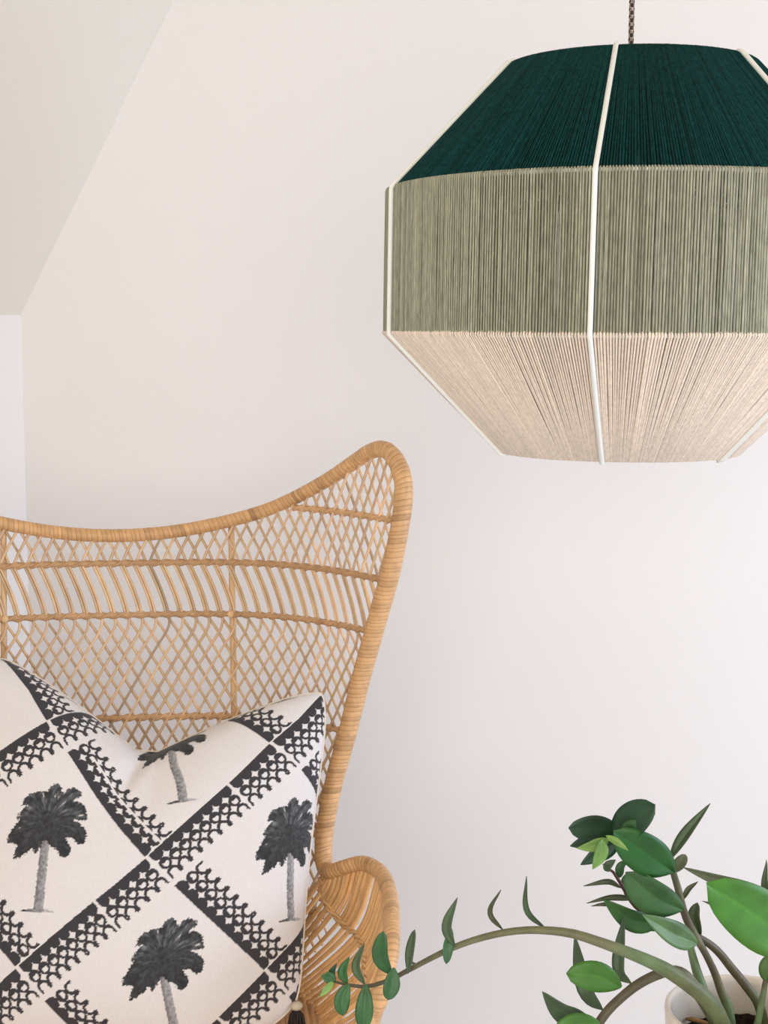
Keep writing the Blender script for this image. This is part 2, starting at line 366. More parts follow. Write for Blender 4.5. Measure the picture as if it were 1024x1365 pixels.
for fam in (1, 2):
    for i in range(-52, 53):
        sh = fam1(zs) if fam == 1 else fam2(zs)
        # side-by-side pairs in the open belt between the two middle rows
        pair = np.interp(zs, [ZB-0.02, ZB, ZA, ZA+0.015], [0, 1, 1, 0])*(0.0021 if fam == 2 else -0.0021)
        a = (i+0.15)*PP + sh*PP + pair
        x = x_of(a); ok = inside(x, zs) & (np.abs(a) < arc[-1]-0.002)
        belt = np.interp(zs, [ZB-0.008, ZB+0.006, ZA-0.006, ZA+0.008], [0, 1, 1, 0])
        off = (0.0019 if fam == 2 else -0.0019)*(1-belt)
        k = 0
        while k < len(zs):
            if not ok[k]: k += 1; continue
            e = k
            while e+1 < len(zs) and ok[e+1]: e += 1
            k0, e0 = max(k-1, 0), min(e+1, len(zs)-1)
            if e-k >= 2:
                P = on_surf(x[k0:e0+1], zs[k0:e0+1], off[k0:e0+1])
                V, F = tube(P, SR*random.uniform(0.92, 1.1), 6)
                o = mesh_obj('strand', V, F, M_cane, chair); c = shade_pick(); o.color = (*c, 1)
            k = e+1
# horizontal twined rows
def edge_x(z):
    g = np.linspace(0, 0.41, 400); m = inside(g, np.full_like(g, z)); return g[m].max() if m.any() else 0
def row(z, a0, a1, label=None):
    n = int((a1-a0)/0.0024); a = np.linspace(a0, a1, n)
    V, F = tube(on_surf(x_of(a), np.full(n, z), 0.0004*np.ones(n)), 0.0040, 8)
    b = MB().add(V, F)
    for ph in (0, math.pi):
        th = 2*math.pi*a/(2*PP)+ph
        P = on_surf(x_of(a), z+0.0034*np.sin(th), 0.0004+0.0042*np.cos(th))
        V, F = tube(P, 0.0023, 6); b.add(V, F)
    o = b.build('twined_row', M_cane, chair); o.color = (0.80, 0.70, 0.60, 1)
for z in (ZA, ZB, ZC, ZD, -0.83):
    e = float(np.interp(edge_x(z), xs, arc)); row(z, -e, e)
for sg in (1, -1):
    a0, a1 = np.interp(0.255, xs, arc), np.interp(0.383, xs, arc)
    row(ZT, *(sorted((sg*a0, sg*a1))))
# upright posts behind the lattice with a round stud on the middle row
for sg in (1, -1):
    zz = np.linspace(-0.288, SEATZ, 40)
    V, F = tube(on_surf(np.full(40, sg*0.163), zz, -0.0075*np.ones(40)), 0.0046, 8)
    o = mesh_obj('post', V, F, M_cane, chair); o.color = (1.0, 0.95, 0.85, 1)
    c = on_surf(np.array([sg*0.163]), np.array([ZB]), np.array([0.0055]))[0]
    V, F = lathe([(0.0001, 0.0012), (0.003, 0.001), (0.0052, -0.0005), (0.0055, -0.008)], 14)
    V = np.stack([V[:, 0], -V[:, 2], V[:, 1]], 1)+c
    o = mesh_obj('stud', V, F, M_cane, chair); o.color = (1.1, 1.1, 1.0, 1)
# arm panels: canes packed side by side from the arm rim over a seam row to the seat
armP = spline(np.array([(0.287, 0.172, -0.757)]+rim_arm[1:-1]), 200)
def seam(q, s): return q+np.array([-0.030, -0.012, -0.090])*np.interp(s, [0, 0.2, 0.8, 1], [0.12, 1, 0.95, 0.6])
def seat_pt(s):
    return np.array([np.interp(s, [0, 0.4, 1], [0.205, 0.265, 0.285]), np.interp(s, [0, 1], [0.12, 0.46]), SEATZ])
NA = 62
for sg in (1, -1):
    S = []
    for i in range(NA):
        s = 0.02+0.96*i/(NA-1); q0 = np.array([np.interp(s*199, np.arange(200), armP[:, k]) for k in range(3)]); q1 = seam(q0, s)
        S.append(q1); q2 = seat_pt(s-0.06) if s > 0.28 else seat_pt(0.22)*np.array([0.80+0.20*s/0.28, 0.55+0.45*s/0.28, 1])
        A = spline(np.array([q0, q1, q2]), 36)
        if i % 2: A = A[:int(np.argmin(np.linalg.norm(A-q1, axis=1)))+2]
        if i == 15: continue
        A[:, 0] += 0.0018*math.sin(i*2.1)*np.sin(np.linspace(0, math.pi, len(A))); A[:, 0] *= sg
        V, F = tube([cl(*q) for q in A], np.interp(np.linspace(0, 1, len(A)), [0, 0.5, 1], [0.0036, 0.0035, 0.0027])*random.uniform(0.9, 1.08), 6)
        o = mesh_obj('arm_cane', V, F, M_cane, chair); c = random.uniform(0.98, 1.12); o.color = (c*1.05, c*0.93, c*0.70, 1)
    Sp = spline(np.array(S)[::6], 150); t = np.linspace(0, 150*0.5, 150); b = MB()
    for ph in (0, math.pi):
        Q = Sp.copy(); Q[:, 0] -= 0.002+0.0025*np.cos(t+ph); Q[:, 2] += 0.0025*np.sin(t+ph); Q[:, 0] *= sg
        V, F = tube([cl(*q) for q in Q], 0.0027, 6); b.add(V, F)
    o = b.build('seam_row', M_cane, chair); o.color = (0.95, 0.85, 0.7, 1)
# seat, apron and legs (below the picture's edge)
def seat_outline(n=72, k=1.0):
    P = []
    for a in np.linspace(0, 2*math.pi, n, endpoint=False):
        c, s = math.cos(a), math.sin(a)
        P.append((0.292*k*np.sign(c)*abs(c)**0.7, 0.295+0.205*k*np.sign(s)*abs(s)**0.7))
    return P
so = seat_outline(); n = len(so)
V = [cl(x, f, SEATZ-0.012) for x, f in so]+[cl(x, f, SEATZ+0.004) for x, f in so]+[cl(x*0.6, 0.295+(f-0.295)*0.6, SEATZ+0.004) for x, f in so]+[cl(0, 0.295, SEATZ+0.002)]
F = [(j, (j+1) % n, n+(j+1) % n, n+j) for j in range(n)]+[(n+j, n+(j+1) % n, 2*n+(j+1) % n, 2*n+j) for j in range(n)]+[(2*n+j, 2*n+(j+1) % n, 3*n) for j in range(n)]+[tuple(range(n-1, -1, -1))]
mesh_obj('seat', V, F, M_cane, chair).color = (0.9, 0.9, 0.85, 1)
for x in np.linspace(-0.27, 0.27, 62):
    h = 0.205*(1-(abs(x)/0.292)**(2/0.7))**0.35
    V, F = tube([cl(x, 0.295-h, SEATZ+0.0035), cl(x, 0.295, SEATZ+0.002), cl(x, 0.295+h, SEATZ+0.0035)], 0.0040, 6)
    mesh_obj('seat_cane', V, F, M_cane, chair).color = (0.95, 0.86, 0.70, 1)
for z, k in ((SEATZ-0.012, 1.02), (0.09-EYE, 0.86)):
    o2 = seat_outline(72, k); P = [cl(x, f, z) for x, f in o2]; P.append(P[0])
    V, F, T3 = wrapped(np.column_stack([np.array(P), np.full(len(P), 0.011)]), 0.008, 10)
    mesh_obj('seat_rim' if z > -1 else 'base_rim', V, F, M_wrap, chair, True, T3)
oA, oB = seat_outline(64, 1.0), seat_outline(64, 0.86)
for i in range(64):
    V, F = tube([cl(*oA[i], SEATZ-0.012), cl(*oB[(i+3) % 64], 0.09-EYE)], 0.003, 5)
    mesh_obj('apron_cane', V, F, M_cane, chair)
for j in (9, 23, 41, 55):
    V, F = tube([cl(*oB[j], 0.095-EYE), cl(oB[j][0]*1.03, 0.295+(oB[j][1]-0.295)*1.03, -EYE)], [0.016, 0.013], 10)
    mesh_obj('leg', V, F, M_wrap, chair, True, np.ones((len(V), 3)))

# ------------------------------------------------------------------ printed cushion
#PILLOW_BEGIN
PC = np.array([-0.002, 0.250, -0.665])
th = math.radians(7.2); lean = math.atan(0.45)
e2_ = np.array([0, -math.sin(lean), math.cos(lean)]); e1_ = np.array([1.0, 0, 0]); PN = np.array([0, math.cos(lean), math.sin(lean)])
E1 = math.cos(th)*e1_-math.sin(th)*e2_; E2 = math.sin(th)*e1_+math.cos(th)*e2_
HW, HH, PT = 0.274, 0.217, 0.085
NG = 470
def pillow_surface(N, side):
    g = np.linspace(-1, 1, N); g = np.sign(g)*np.abs(g)**0.9; v, u = np.meshgrid(g, g, indexing='ij')
    ex = 1-0.035*(1-v**2)*np.abs(u)**3*(1.05-0.5*v) ; ey = 1-0.05*(1-u**2)*np.abs(v)**3
    rc = 1-0.05*(np.abs(u)*np.abs(v))**6
    X = u*HW*ex*rc; Y = v*HH*ey*rc
    Y = Y-0.072*np.clip(-v, 0, 1)**1.3*np.clip((0.99-u)/0.5, 0, 1)**0.8
    T = PT*((1-np.abs(u)**2.2)*(1-np.abs(v)**2.2))**0.55
    # chopped notch in the top edge
    du = (X-0.030); w = np.where(du < 0, 0.205, 0.235)
    d = np.clip(1-np.abs(du)/w, 0, 1)
    prof = 0.112*(d**1.25)*np.where(d > 0.93, 1-(d-0.93)*1.2, 1)
    vv = (v+1)/2
    Y = Y-prof*np.clip((vv-0.25)/0.75, 0, 1)**1.6
    T = T*(1-0.30*np.exp(-(du/0.06)**2)*np.clip((vv-0.45)/0.5, 0, 1))
    # crease running down from the notch and a few soft wrinkles
    cr = np.exp(-((du+0.10*(0.93-vv))/0.012)**2)*np.clip((vv-0.62)/0.2, 0, 1)*(1-np.clip((vv-0.985)/0.015, 0, 1))
    T = T-0.012*cr
    wr = 0.0022*np.sin(9*u+14*v)*np.exp(-((u-0.9)/0.25)**2)+0.0016*np.sin(22*v+5*u)*np.abs(u)**4+0.0015*np.sin(6*u-8*v+1)
    T = T+wr*(1-np.abs(u)**6)*(1-np.abs(v)**6)*(1 if side > 0 else 0.5)
    P = PC+X[..., None]*E1+Y[..., None]*E2+(side*np.maximum(T, 0))[..., None]*PN
    return u, v, P
def print_coords(P):
    N = P.shape[0]; c = N//2
    du = np.linalg.norm(np.diff(P, axis=1), axis=2); dv = np.linalg.norm(np.diff(P, axis=0), axis=2)
    su = np.zeros(P.shape[:2]); sv = np.zeros(P.shape[:2])
    su[:, 1:] = np.cumsum(du, 1); su -= su[:, c:c+1]
    sv[1:] = np.cumsum(dv, 0); sv -= sv[c:c+1]
    return su, sv
#PILLOW_END

AFF = np.array([[3.0457, 3.4039, -0.0904], [3.2014, -3.1568, -0.2507]])
QC = ((-0.026, 0.020, 0.045), (-0.014, 0.037, -0.002))
CROWN = np.array([(510,220),(550,250),(545,290),(600,260),(640,245),(705,275),(700,310),(650,340),(720,370),(745,400),(755,490),(700,495),(640,495),(690,515),(735,560),(760,600),(745,640),(740,670),(690,680),(660,660),(650,635),(590,635),(610,670),(632,710),(620,760),(585,790),(550,775),(535,740),(510,720),(470,710),(440,660),(420,670),(385,740),(350,770),(340,740),(320,725),(290,765),(240,795),(180,820),(190,770),(215,700),(170,695),(130,695),(135,640),(160,600),(220,520),(195,500),(230,450),(290,395),(235,410),(250,360),(300,310),(370,292),(440,290),(455,250)], float)
CROWN = (CROWN-np.array([440, 520]))*0.1758*np.array([1, -1])      # millimetres, y up
FRONDS = [((0,-2),(-20,20),(-36,19)), ((0,-2),(-28,14),(-44,2)), ((0,-2),(-34,4),(-54,-26)), ((0,-2),(-30,-10),(-44,-50)), ((0,-2),(6,40),(12,50)), ((0,-2),(20,36),(44,42)), ((0,-2),(34,30),(54,6)), ((0,-2),(36,10),(55,-16)), ((0,-2),(24,-8),(30,-44)), ((0,-2),(-10,-14),(-16,-42)), ((4,2),(16,26),(36,36))]
def in_poly(x, y, Q):
    c = np.zeros(x.shape, bool); n = len(Q)
    for i in range(n):
        x1, y1 = Q[i]; x2, y2 = Q[(i+1) % n]
        if y1 == y2: continue
        c ^= ((y1 > y) != (y2 > y)) & (x < (x2-x1)*(y-y1)/(y2-y1)+x1)
    return c
def hash_noise(x, y, seed=0):
    """smooth value noise"""
    xi = np.floor(x).astype(int); yi = np.floor(y).astype(int); fx = x-xi; fy = y-yi
    h = lambda a, b: ((np.sin(a*127.1+b*311.7+seed*17.3)*43758.5453) % 1.0)
    fx = fx*fx*(3-2*fx); fy = fy*fy*(3-2*fy)
    return (h(xi, yi)*(1-fx)+h(xi+1, yi)*fx)*(1-fy)+(h(xi, yi+1)*(1-fx)+h(xi+1, yi+1)*fx)*fy
INK = np.array([0.052, 0.048, 0.052]); CLOTH = np.array([0.75, 0.712, 0.695])
LN = 13.8                                   # motifs along one side of a diamond
BT = 2.9                                    # band width in motifs
def band_ink(fr, t, gap, end=13.75):
    """fr: place between two crossings (0..1), t: across the band from its solid edge, gap: where the run of motifs is broken"""
    s = fr*LN; ink = np.zeros(s.shape, bool)
    for a, b in ((0.28, gap*LN-0.12), (gap*LN+0.12, end)):
        L = b-a; k = round(L); q = (s-a)/L*k; ds = q-np.floor(q)-0.5; blk = (s > a) & (s < b)
        for j, tc in enumerate((0.40, 1.40, 2.40)):
            dt = t-tc; r = np.hypot(ds, dt); disc = r < 0.505
            if j == 0: disc |= (t > 0) & (t < 0.34)
            if j == 1: disc &= ~((np.hypot(ds*1.05, dt-0.06) < 0.26) & (dt > -0.04-0.2*np.abs(ds)))
            if j == 2:
                disc = (r < 0.515) & (np.hypot(ds, dt-0.04) > 0.31) & (dt < 0.25)
                disc |= (np.abs(np.abs(ds)-0.46) < 0.11) & (np.abs(dt-0.30) < 0.12)
            ink |= disc & blk
    return ink & (t > 0) & (t < BT)
def print_colors(su, sv):
    m = AFF[0, 0]*su+AFF[0, 1]*sv+AFF[0, 2]; n = AFF[1, 0]*su+AFF[1, 1]*sv+AFF[1, 2]
    q2 = np.minimum(m*m, 1.6); r2 = np.minimum(n*n, 1.6)
    m, n = m-(QC[0][0]+QC[0][1]*q2+QC[0][2]*r2), n-(QC[1][0]+QC[1][1]*q2+QC[1][2]*r2)
    # bands along m have their solid edge on the upper left, bands along n on the lower left
    fm = np.mod(m, 1); fn = np.mod(n, 1); tn = fn*LN; tm = fm*LN
    inA = tn < BT+0.05
    slit = (np.floor(m) == 0) & (np.floor(n) == -1) & (fn > 0.36) & (np.abs(tm-1.62) < 0.09)
    ink = np.where(inA, band_ink(fm, tn, 0.615), band_ink(np.mod(fn-BT/LN, 1), tm, 0.02, LN-BT-0.1) & ~slit)
    cell = np.where(ink[..., None], INK, CLOTH)
    # palms
    ct, st = math.cos(th), math.sin(th); inv = np.linalg.inv(AFF[:, :2])
    for cm in range(-3, 3):
        for cn in range(-3, 3):
            c = inv @ (np.array([cm+0.5+BT/LN/2, cn+0.5+BT/LN/2])-AFF[:, 2])
            dx = su-c[0]; dy = sv-c[1]; X = (dx*ct+dy*st)*1000; Y = (-dx*st+dy*ct)*1000
            near = (np.abs(X) < 90) & (np.abs(Y) < 130)
            if not near.any(): continue
            X = X[near]; Y = Y[near]; X = X+7; Y = Y-27
            sc = 0.93; X = X/sc; Y = Y/sc
            leanx = {(-1, -1): 0.10, (-1, 0): -0.17, (0, -1): -0.03, (0, 0): -0.02}.get((cm, cn), 0.05)
            colr = cell[near].copy()
            tr_x = leanx*(Y+20); wtr = 5.6+0.012*(-Y-20)
            trunk = (Y < -20) & (Y > -116) & (np.abs(X-tr_x) < wtr+0.9*(hash_noise(Y*0.4, Y*0.1, 3)-0.5))
            mound = (np.abs(Y+117+np.abs(X-tr_x)*0.06) < 2.6*np.clip(1-np.abs(X-tr_x)/23, 0, 1)**0.5+0.0) & (np.abs(X-tr_x) < 23)
            g = 0.30+0.22*(hash_noise(X*0.35, Y*0.35, 1)-0.5)+0.12*(hash_noise(X*0.9, Y*0.5, 2)-0.5)+0.09*((X-tr_x)/7)
            colr[trunk | mound] = (g[:, None]*np.array([1, 0.97, 0.98]))[trunk | mound]
            wob = 2.6*(hash_noise(X*0.55, Y*0.55, 5)-0.5)+2.2*(hash_noise(X*1.3, Y*1.3, 6)-0.5)
            crown = in_poly(X+wob, Y+2.2*(hash_noise(X*0.7, Y*0.7, 8)-0.5)+1.5*(hash_noise(X*1.5, Y*1.1, 9)-0.5), CROWN)
            ang = np.arctan2(Y+2, X); rad = np.hypot(X, Y+2)
            streak = hash_noise(ang*11, rad*0.10, 4)*0.6+hash_noise(ang*26, rad*0.16, 7)*0.4
            d = 0.048+0.03*(hash_noise(X*0.3, Y*0.3, 12)-0.5)
            lite = np.zeros_like(X)
            for p0, p1, p2 in FRONDS:
                for t in np.linspace(0.25, 1, 14):
                    q = np.array(p0)*(1-t)**2+2*np.array(p1)*t*(1-t)+np.array(p2)*t*t
                    lite = np.maximum(lite, np.exp(-((X-q[0])**2+(Y-q[1])**2)/5.0)*(0.5+0.5*t))
            d = d+np.clip(streak-0.52, 0, 1)*0.42*np.clip((Y+30)/50, 0.15, 1)*np.clip(rad/30, 0, 1)+0.07*lite*np.clip((Y+15)/40, 0, 1)
            hole = crown & (streak > 0.80) & (rad > 34)
            colr[crown] = (d[:, None]*np.array([0.97, 1.0, 1.04]))[crown]
            colr[hole] = CLOTH*0.8
            cell[near] = colr
    return cell
cush = empty('printed_cushion', (CXW, CYW, 0), PSI)
tag(cush, 'linen cushion printed with palm trees in dark lattice diamonds on rattan armchair', 'cushion')
def grid_faces(N, flip=False):
    i = np.arange(N-1); a = (i[:, None]*N+i[None, :]).ravel()
    F = np.stack([a, a+1, a+N+1, a+N], 1); return F[:, ::-1] if flip else F
def fast_mesh(name, P, F, colors, m, parent):
    me = bpy.data.meshes.new(name); me.vertices.add(len(P)); me.vertices.foreach_set('co', P.astype(np.float32).ravel())
    me.loops.add(F.size); me.loops.foreach_set('vertex_index', F.astype(np.int32).ravel())
    me.polygons.add(len(F)); me.polygons.foreach_set('loop_start', np.arange(0, F.size, 4, dtype=np.int32))
    me.polygons.foreach_set('loop_total', np.full(len(F), 4, np.int32)); me.update(calc_edges=True)
    me.polygons.foreach_set('use_smooth', np.ones(len(F), bool))
    if colors is not None:
        ca = me.color_attributes.new('tint', 'FLOAT_COLOR', 'POINT'); C4 = np.ones((len(P), 4), np.float32); C4[:, :3] = colors
        ca.data.foreach_set('color', C4.ravel())
    me.materials.append(m); me.validate(); o = bpy.data.objects.new(name, me); col.objects.link(o); o.parent = parent; return o
u, v, P = pillow_surface(NG, 1); su, sv = print_coords(P); C3 = print_colors(su, sv).reshape(-1, 3)
Pl = np.stack([P[..., 0], -P[..., 1], P[..., 2]+EYE], -1)
fast_mesh('front_panel', Pl.reshape(-1, 3), grid_faces(NG), C3, M_print, cush)
u, v, P2 = pillow_surface(90, -1); P2l = np.stack([P2[..., 0], -P2[..., 1], P2[..., 2]+EYE], -1)
fast_mesh('back_panel', P2l.reshape(-1, 3), grid_faces(90, True), None, M_back, cush)
edge = np.vstack([Pl[0, ::5], Pl[::5, -1], Pl[-1, ::-5], Pl[::-5, 0]]); edge = np.vstack([edge[np.r_[True, np.linalg.norm(np.diff(edge, axis=0), axis=1) > 1e-5]]])
V, F = tube(edge, 0.0019, 7); mesh_obj('piping', V, F, M_back, cush)
for (r_, c_), dx in (((0, -1), 0.003), ((0, 0), -0.003)):
    q = Pl[r_, c_]+np.array([dx, -0.006, 0.003])
    tas = MB()
    for k in range(40):
        a = k*2.4; r0 = 0.010*math.sqrt(k/40)
        V, F = tube([q+np.array([0, 0, -0.004]), q+np.array([r0*math.cos(a)*0.9, r0*math.sin(a)*0.9, -0.014]), q+np.array([r0*math.cos(a)*1.15+0.002*math.sin(k), r0*math.sin(a)*1.15, -0.030-0.002*math.sin(k*3)])], 0.0013, 5)
        tas.add(V, F)
    o = tas.build('tassel', M_tassel, cush)
    V, F = lathe([(0.0001, 0.004), (0.005, 0.0032), (0.0082, 0), (0.0082, -0.003), (0.006, -0.006), (0.0001, -0.006)], 16, q)
    mesh_obj('bead', V, F, M_bead, o)

# ------------------------------------------------------------------ plant pot and stand
PY = 1.25; pc = at(998, 1345, PY); PR = 0.0735; PB = 0.135
pot = empty('plant_pot', (pc[0], pc[1], pc[2]-PB)); tag(pot, 'pale glazed ceramic pot holding the leafy plant', 'pot')
prof = [(0.0001, 0.0), (PR*0.70, 0.0), (PR*0.76, 0.006), (PR*0.90, 0.06), (PR*0.985, 0.115), (PR, 0.130), (PR*0.995, 0.1335), (PR*0.965, 0.135), (PR*0.93, 0.1335), (PR*0.915, 0.128), (PR*0.90, 0.105), (PR*0.80, 0.03), (0.0001, 0.02)]
V, F = lathe(prof, 64); mesh_obj('pot_body', V, F, M_pot, pot)
sr = np.linspace(0.0001, PR*0.885, 14); sb = MB()
Vs = []; 
for r in sr:
    for a in np.arange(48)*2*math.pi/48: Vs.append((r*math.cos(a), r*math.sin(a), 0.098+0.006*math.sin(31*r*100+5*a)*math.sin(3*a+r*300)*(r/PR < 0.85)+random.uniform(-0.002, 0.002)))
Fs = [(i*48+j, i*48+(j+1) % 48, (i+1)*48+(j+1) % 48, (i+1)*48+j) for i in range(13) for j in range(48)]
mesh_obj('soil', Vs, Fs, M_soil, pot)
for k in range(5):
    a = random.uniform(0, 6.28); r = PR*random.uniform(0.2, 0.8); c = np.array([r*math.cos(a), r*math.sin(a), 0.104]); d = np.array([random.uniform(-1, 1), random.uniform(-1, 1), random.uniform(-.2, .5)])*0.011
    V, F = tube([c-d, c-d*0.4+np.array([0, 0, 0.001]), c+d*0.5, c+d], [0.0006, 0.0026, 0.0022, 0.0005], 5); mesh_obj('bark_chip', V, F, M_chip, pot)
stand = empty('plant_stand', (pc[0]+0.04, pc[1]-0.02, 0)); tag(stand, 'small round wooden stand under the plant pot', 'stand')
zt = pc[2]-PB
V, F = lathe([(0.0001, zt-0.022), (0.14, zt-0.022), (0.15, zt-0.017), (0.15, zt-0.004), (0.146, zt), (0.0001, zt)], 48); mesh_obj('top', V, F, M_wood, stand)
for k in range(3):
    a = k*2.094+0.4
    V, F = tube([(0.09*math.cos(a), 0.09*math.sin(a), zt-0.02), (0.135*math.cos(a), 0.135*math.sin(a), 0)], [0.013, 0.009], 10); mesh_obj('leg', V, F, M_wood, stand)

# ------------------------------------------------------------------ leafy plant
plant = empty('leafy_plant', (pc[0], pc[1], pc[2]-0.037)); tag(plant, 'green plant with arching fleshy stems and oval leaves in pale pot', 'plant')
PO = np.array(plant.location)
def stem(pts, widths, cols):
    """pts (px, py, Y) along the stem"""
    Q = np.array([at(*p) for p in pts]); D = np.array([p[2] for p in pts])
    S = spline(np.column_stack([Q, np.array(widths)*0.5*D*1.03/FOC, np.array(cols)]), 44)
    V, F = tube(S[:, :3]-PO, S[:, 3], 10)
    return mesh_obj('stem', V, F, M_stem, plant, True, np.repeat(S[:, 4:7], 10, axis=0)), Q
GR = (0.125, 0.15, 0.065); OL = (0.15, 0.15, 0.08); BR = (0.10, 0.085, 0.05); DK = (0.085, 0.095, 0.05); RD = (0.11, 0.04, 0.03); PG = (0.13, 0.20, 0.09)
def leaf(st, pts, w, roll, color, fold=0.25, bend=0.0, blunt=False, Ys=None):
    """pts: (px,py,Y) from base to tip (2 or 3); w: true width in picture pixels; roll: turn about its own axis from facing the room"""
    Q = np.array([at(*p) for p in pts]); n = 15
    A = spline(Q, n); D = np.mean([p[2] for p in pts]); W = w*0.5*D*1.03/FOC
    T = np.gradient(A, axis=0); T /= np.linalg.norm(T, axis=1)[:, None]
    view = np.array([0, 0, EYE])-A[n//2]; view /= np.linalg.norm(view)
    t = np.linspace(0, 1, n)
    if blunt: wp = np.sin(np.pi*np.clip(t, 0, 1)**1.15)**0.55
    else: wp = (np.sin(np.pi*t**0.86))**0.80*(1-0.25*t)*1.08
    wp = np.maximum(wp, 0.10*(1-t)**0.5)*W; wp[-1] = W*0.02
    js = np.array([-1, -0.6, -0.12, 0, 0.12, 0.6, 1.0]); V = []; C = []
    L = np.linalg.norm(A[-1]-A[0])
    for side in (1, -1):
        for i in range(n):
            s = np.cross(T[i], view); s /= np.linalg.norm(s); nn = np.cross(s, T[i])
            c, sn = math.cos(roll), math.sin(roll); s2 = s*c+nn*sn; n2 = nn*c-s*sn
            for j in js:
                wav = 0.05*W*math.sin(9*t[i]+j*2)*abs(j)
                p = A[i]+s2*j*wp[i]+n2*(fold*wp[i]*abs(j)**1.4+bend*L*math.sin(math.pi*t[i])+wav+side*0.0004*(1-0.7*abs(j)**2)-(0.0004 if abs(j) < 0.1 else 0)*side)
                V.append(p-PO); q = 1.22 if abs(j) < 0.05 else (0.93 if j > 0 else 1.04)
                C.append((q, q, q) if side > 0 else (1.1*q, 1.1*q, 1.1*q))
    k = len(js); F = []
    for sd in range(2):
        o_ = sd*n*k
        for i in range(n-1):
            for j in range(k-1):
                f = (o_+i*k+j, o_+i*k+j+1, o_+(i+1)*k+j+1, o_+(i+1)*k+j); F.append(f if sd == 0 else f[::-1])
    for i in range(n-1):
        F.append((i*k, (i+1)*k, n*k+(i+1)*k, n*k+i*k)); F.append((i*k+k-1, n*k+i*k+k-1, n*k+(i+1)*k+k-1, (i+1)*k+k-1))
    o = mesh_obj('leaf', V, F, M_leaf, st, True, C); o.color = (*color, 1); return o
LD = (0.012, 0.055, 0.022); LM = (0.030, 0.115, 0.032); LB = (0.055, 0.185, 0.020); LG = (0.060, 0.105, 0.048); LL = (0.20, 0.36, 0.09); LO = (0.075, 0.090, 0.045); LP = (0.12, 0.155, 0.085)
# long arching stem
s1, _ = stem([(972,1385,1.22),(948,1338,1.205),(900,1300,1.195),(860,1279,1.19),(800,1256,1.185),(755,1243,1.185),(700,1240,1.19),(650,1248,1.195),(600,1265,1.20),(545,1293,1.205),(520,1306,1.205),(490,1315,1.205),(465,1313,1.205),(440,1307,1.205)],
             [24,23,20,17.5,14,12.5,10.5,9.5,8.5,7,6.5,5.5,4.5,3], [GR,GR,GR,PG,OL,OL,OL,OL,OL,BR,BR,BR,BR,DK])
Y = 1.195
leaf(s1, [(728,1238,Y),(704,1213,Y),(702,1168,Y-.005)], 13, 0.9, LG, 0.3)
leaf(s1, [(671,1240,Y),(655,1216,Y),(668,1186,Y)], 13, 1.0, LO, 0.3)
leaf(s1, [(606,1262,Y),(596,1235,Y),(610,1196,Y)], 15, 0.35, LG, 0.25)
leaf(s1, [(602,1238,Y+.004),(597,1262,Y),(595,1285,Y-.006)], 15, 0.3, LM, 0.3, 0, True)
leaf(s1, [(544,1298,Y),(547,1268,Y),(553,1239,Y)], 13, 0.4, LG, 0.3, 0, True)
leaf(s1, [(556,1285,Y),(549,1283,Y),(544,1274,Y)], 4, 0.3, LO)
leaf(s1, [(521,1299,Y),(507,1274,Y-.004),(511,1241,Y-.004)], 22, 0.1, LM, 0.25, 0, True)
leaf(s1, [(525,1290,Y-.004),(522,1312,Y-.008),(517,1333,Y-.01)], 23, 0.2, LM, 0.25, 0, True)
leaf(s1, [(486,1312,Y),(475,1288,Y),(486,1257,Y)], 13, 0.4, LG, 0.3)
leaf(s1, [(488,1312,Y-.004),(486,1342,Y-.01),(484,1374,Y-.012)], 25, 0.0, LM, 0.2, 0, True)
leaf(s1, [(463,1311,Y),(457,1296,Y),(466,1275,Y)], 14, 0.3, LM, 0.3)
leaf(s1, [(465,1311,Y-.004),(456,1332,Y-.008),(457,1354,Y-.01)], 22, 0.1, LM, 0.2, 0, True)
leaf(s1, [(446,1310,Y),(443,1298,Y),(449,1284,Y)], 11, 0.4, LD, 0.3)
leaf(s1, [(446,1308,Y-.004),(438,1303,Y-.004),(428,1301,Y-.006)], 17, 0.1, LM, 0.2)
leaf(s1, [(444,1308,Y-.004),(436,1318,Y-.008),(426,1329,Y-.01)], 10, 0.2, LL, 0.2)
# brown arched stem
s2, _ = stem([(968,1385,1.235),(945,1345,1.235),(930,1322,1.235),(914,1301,1.232),(897,1294,1.23),(872,1301,1.225),(848,1314,1.22),(827,1331,1.215),(809,1349,1.21),(790,1376,1.205)],
             [20,19,18,16,14.5,14,13.5,13,13,13], [GR,GR,OL,OL,BR,BR,BR,BR,BR,BR])
Y = 1.22
leaf(s2, [(842,1311,Y),(825,1290,Y+.015),(832,1222,Y+.02)], 18, 0.25, LG, 0.35)
leaf(s2, [(804,1346,Y),(781,1318,Y+.02),(766,1246,Y+.03)], 24, 0.35, LG, 0.3)
leaf(s2, [(828,1316,Y-.008),(795,1301,Y-.015),(755,1298,Y-.02)], 41, 0.15, LB, 0.12, 0.03, True)
leaf(s2, [(788,1362,Y-.006),(752,1350,Y-.008),(723,1322,Y-.01)], 31, 0.35, LG, 0.35)
leaf(s2, [(800,1364,Y-.02),(766,1366,Y-.025),(735,1385,Y-.03)], 32, 0.2, LB, 0.15, 0.02, True)
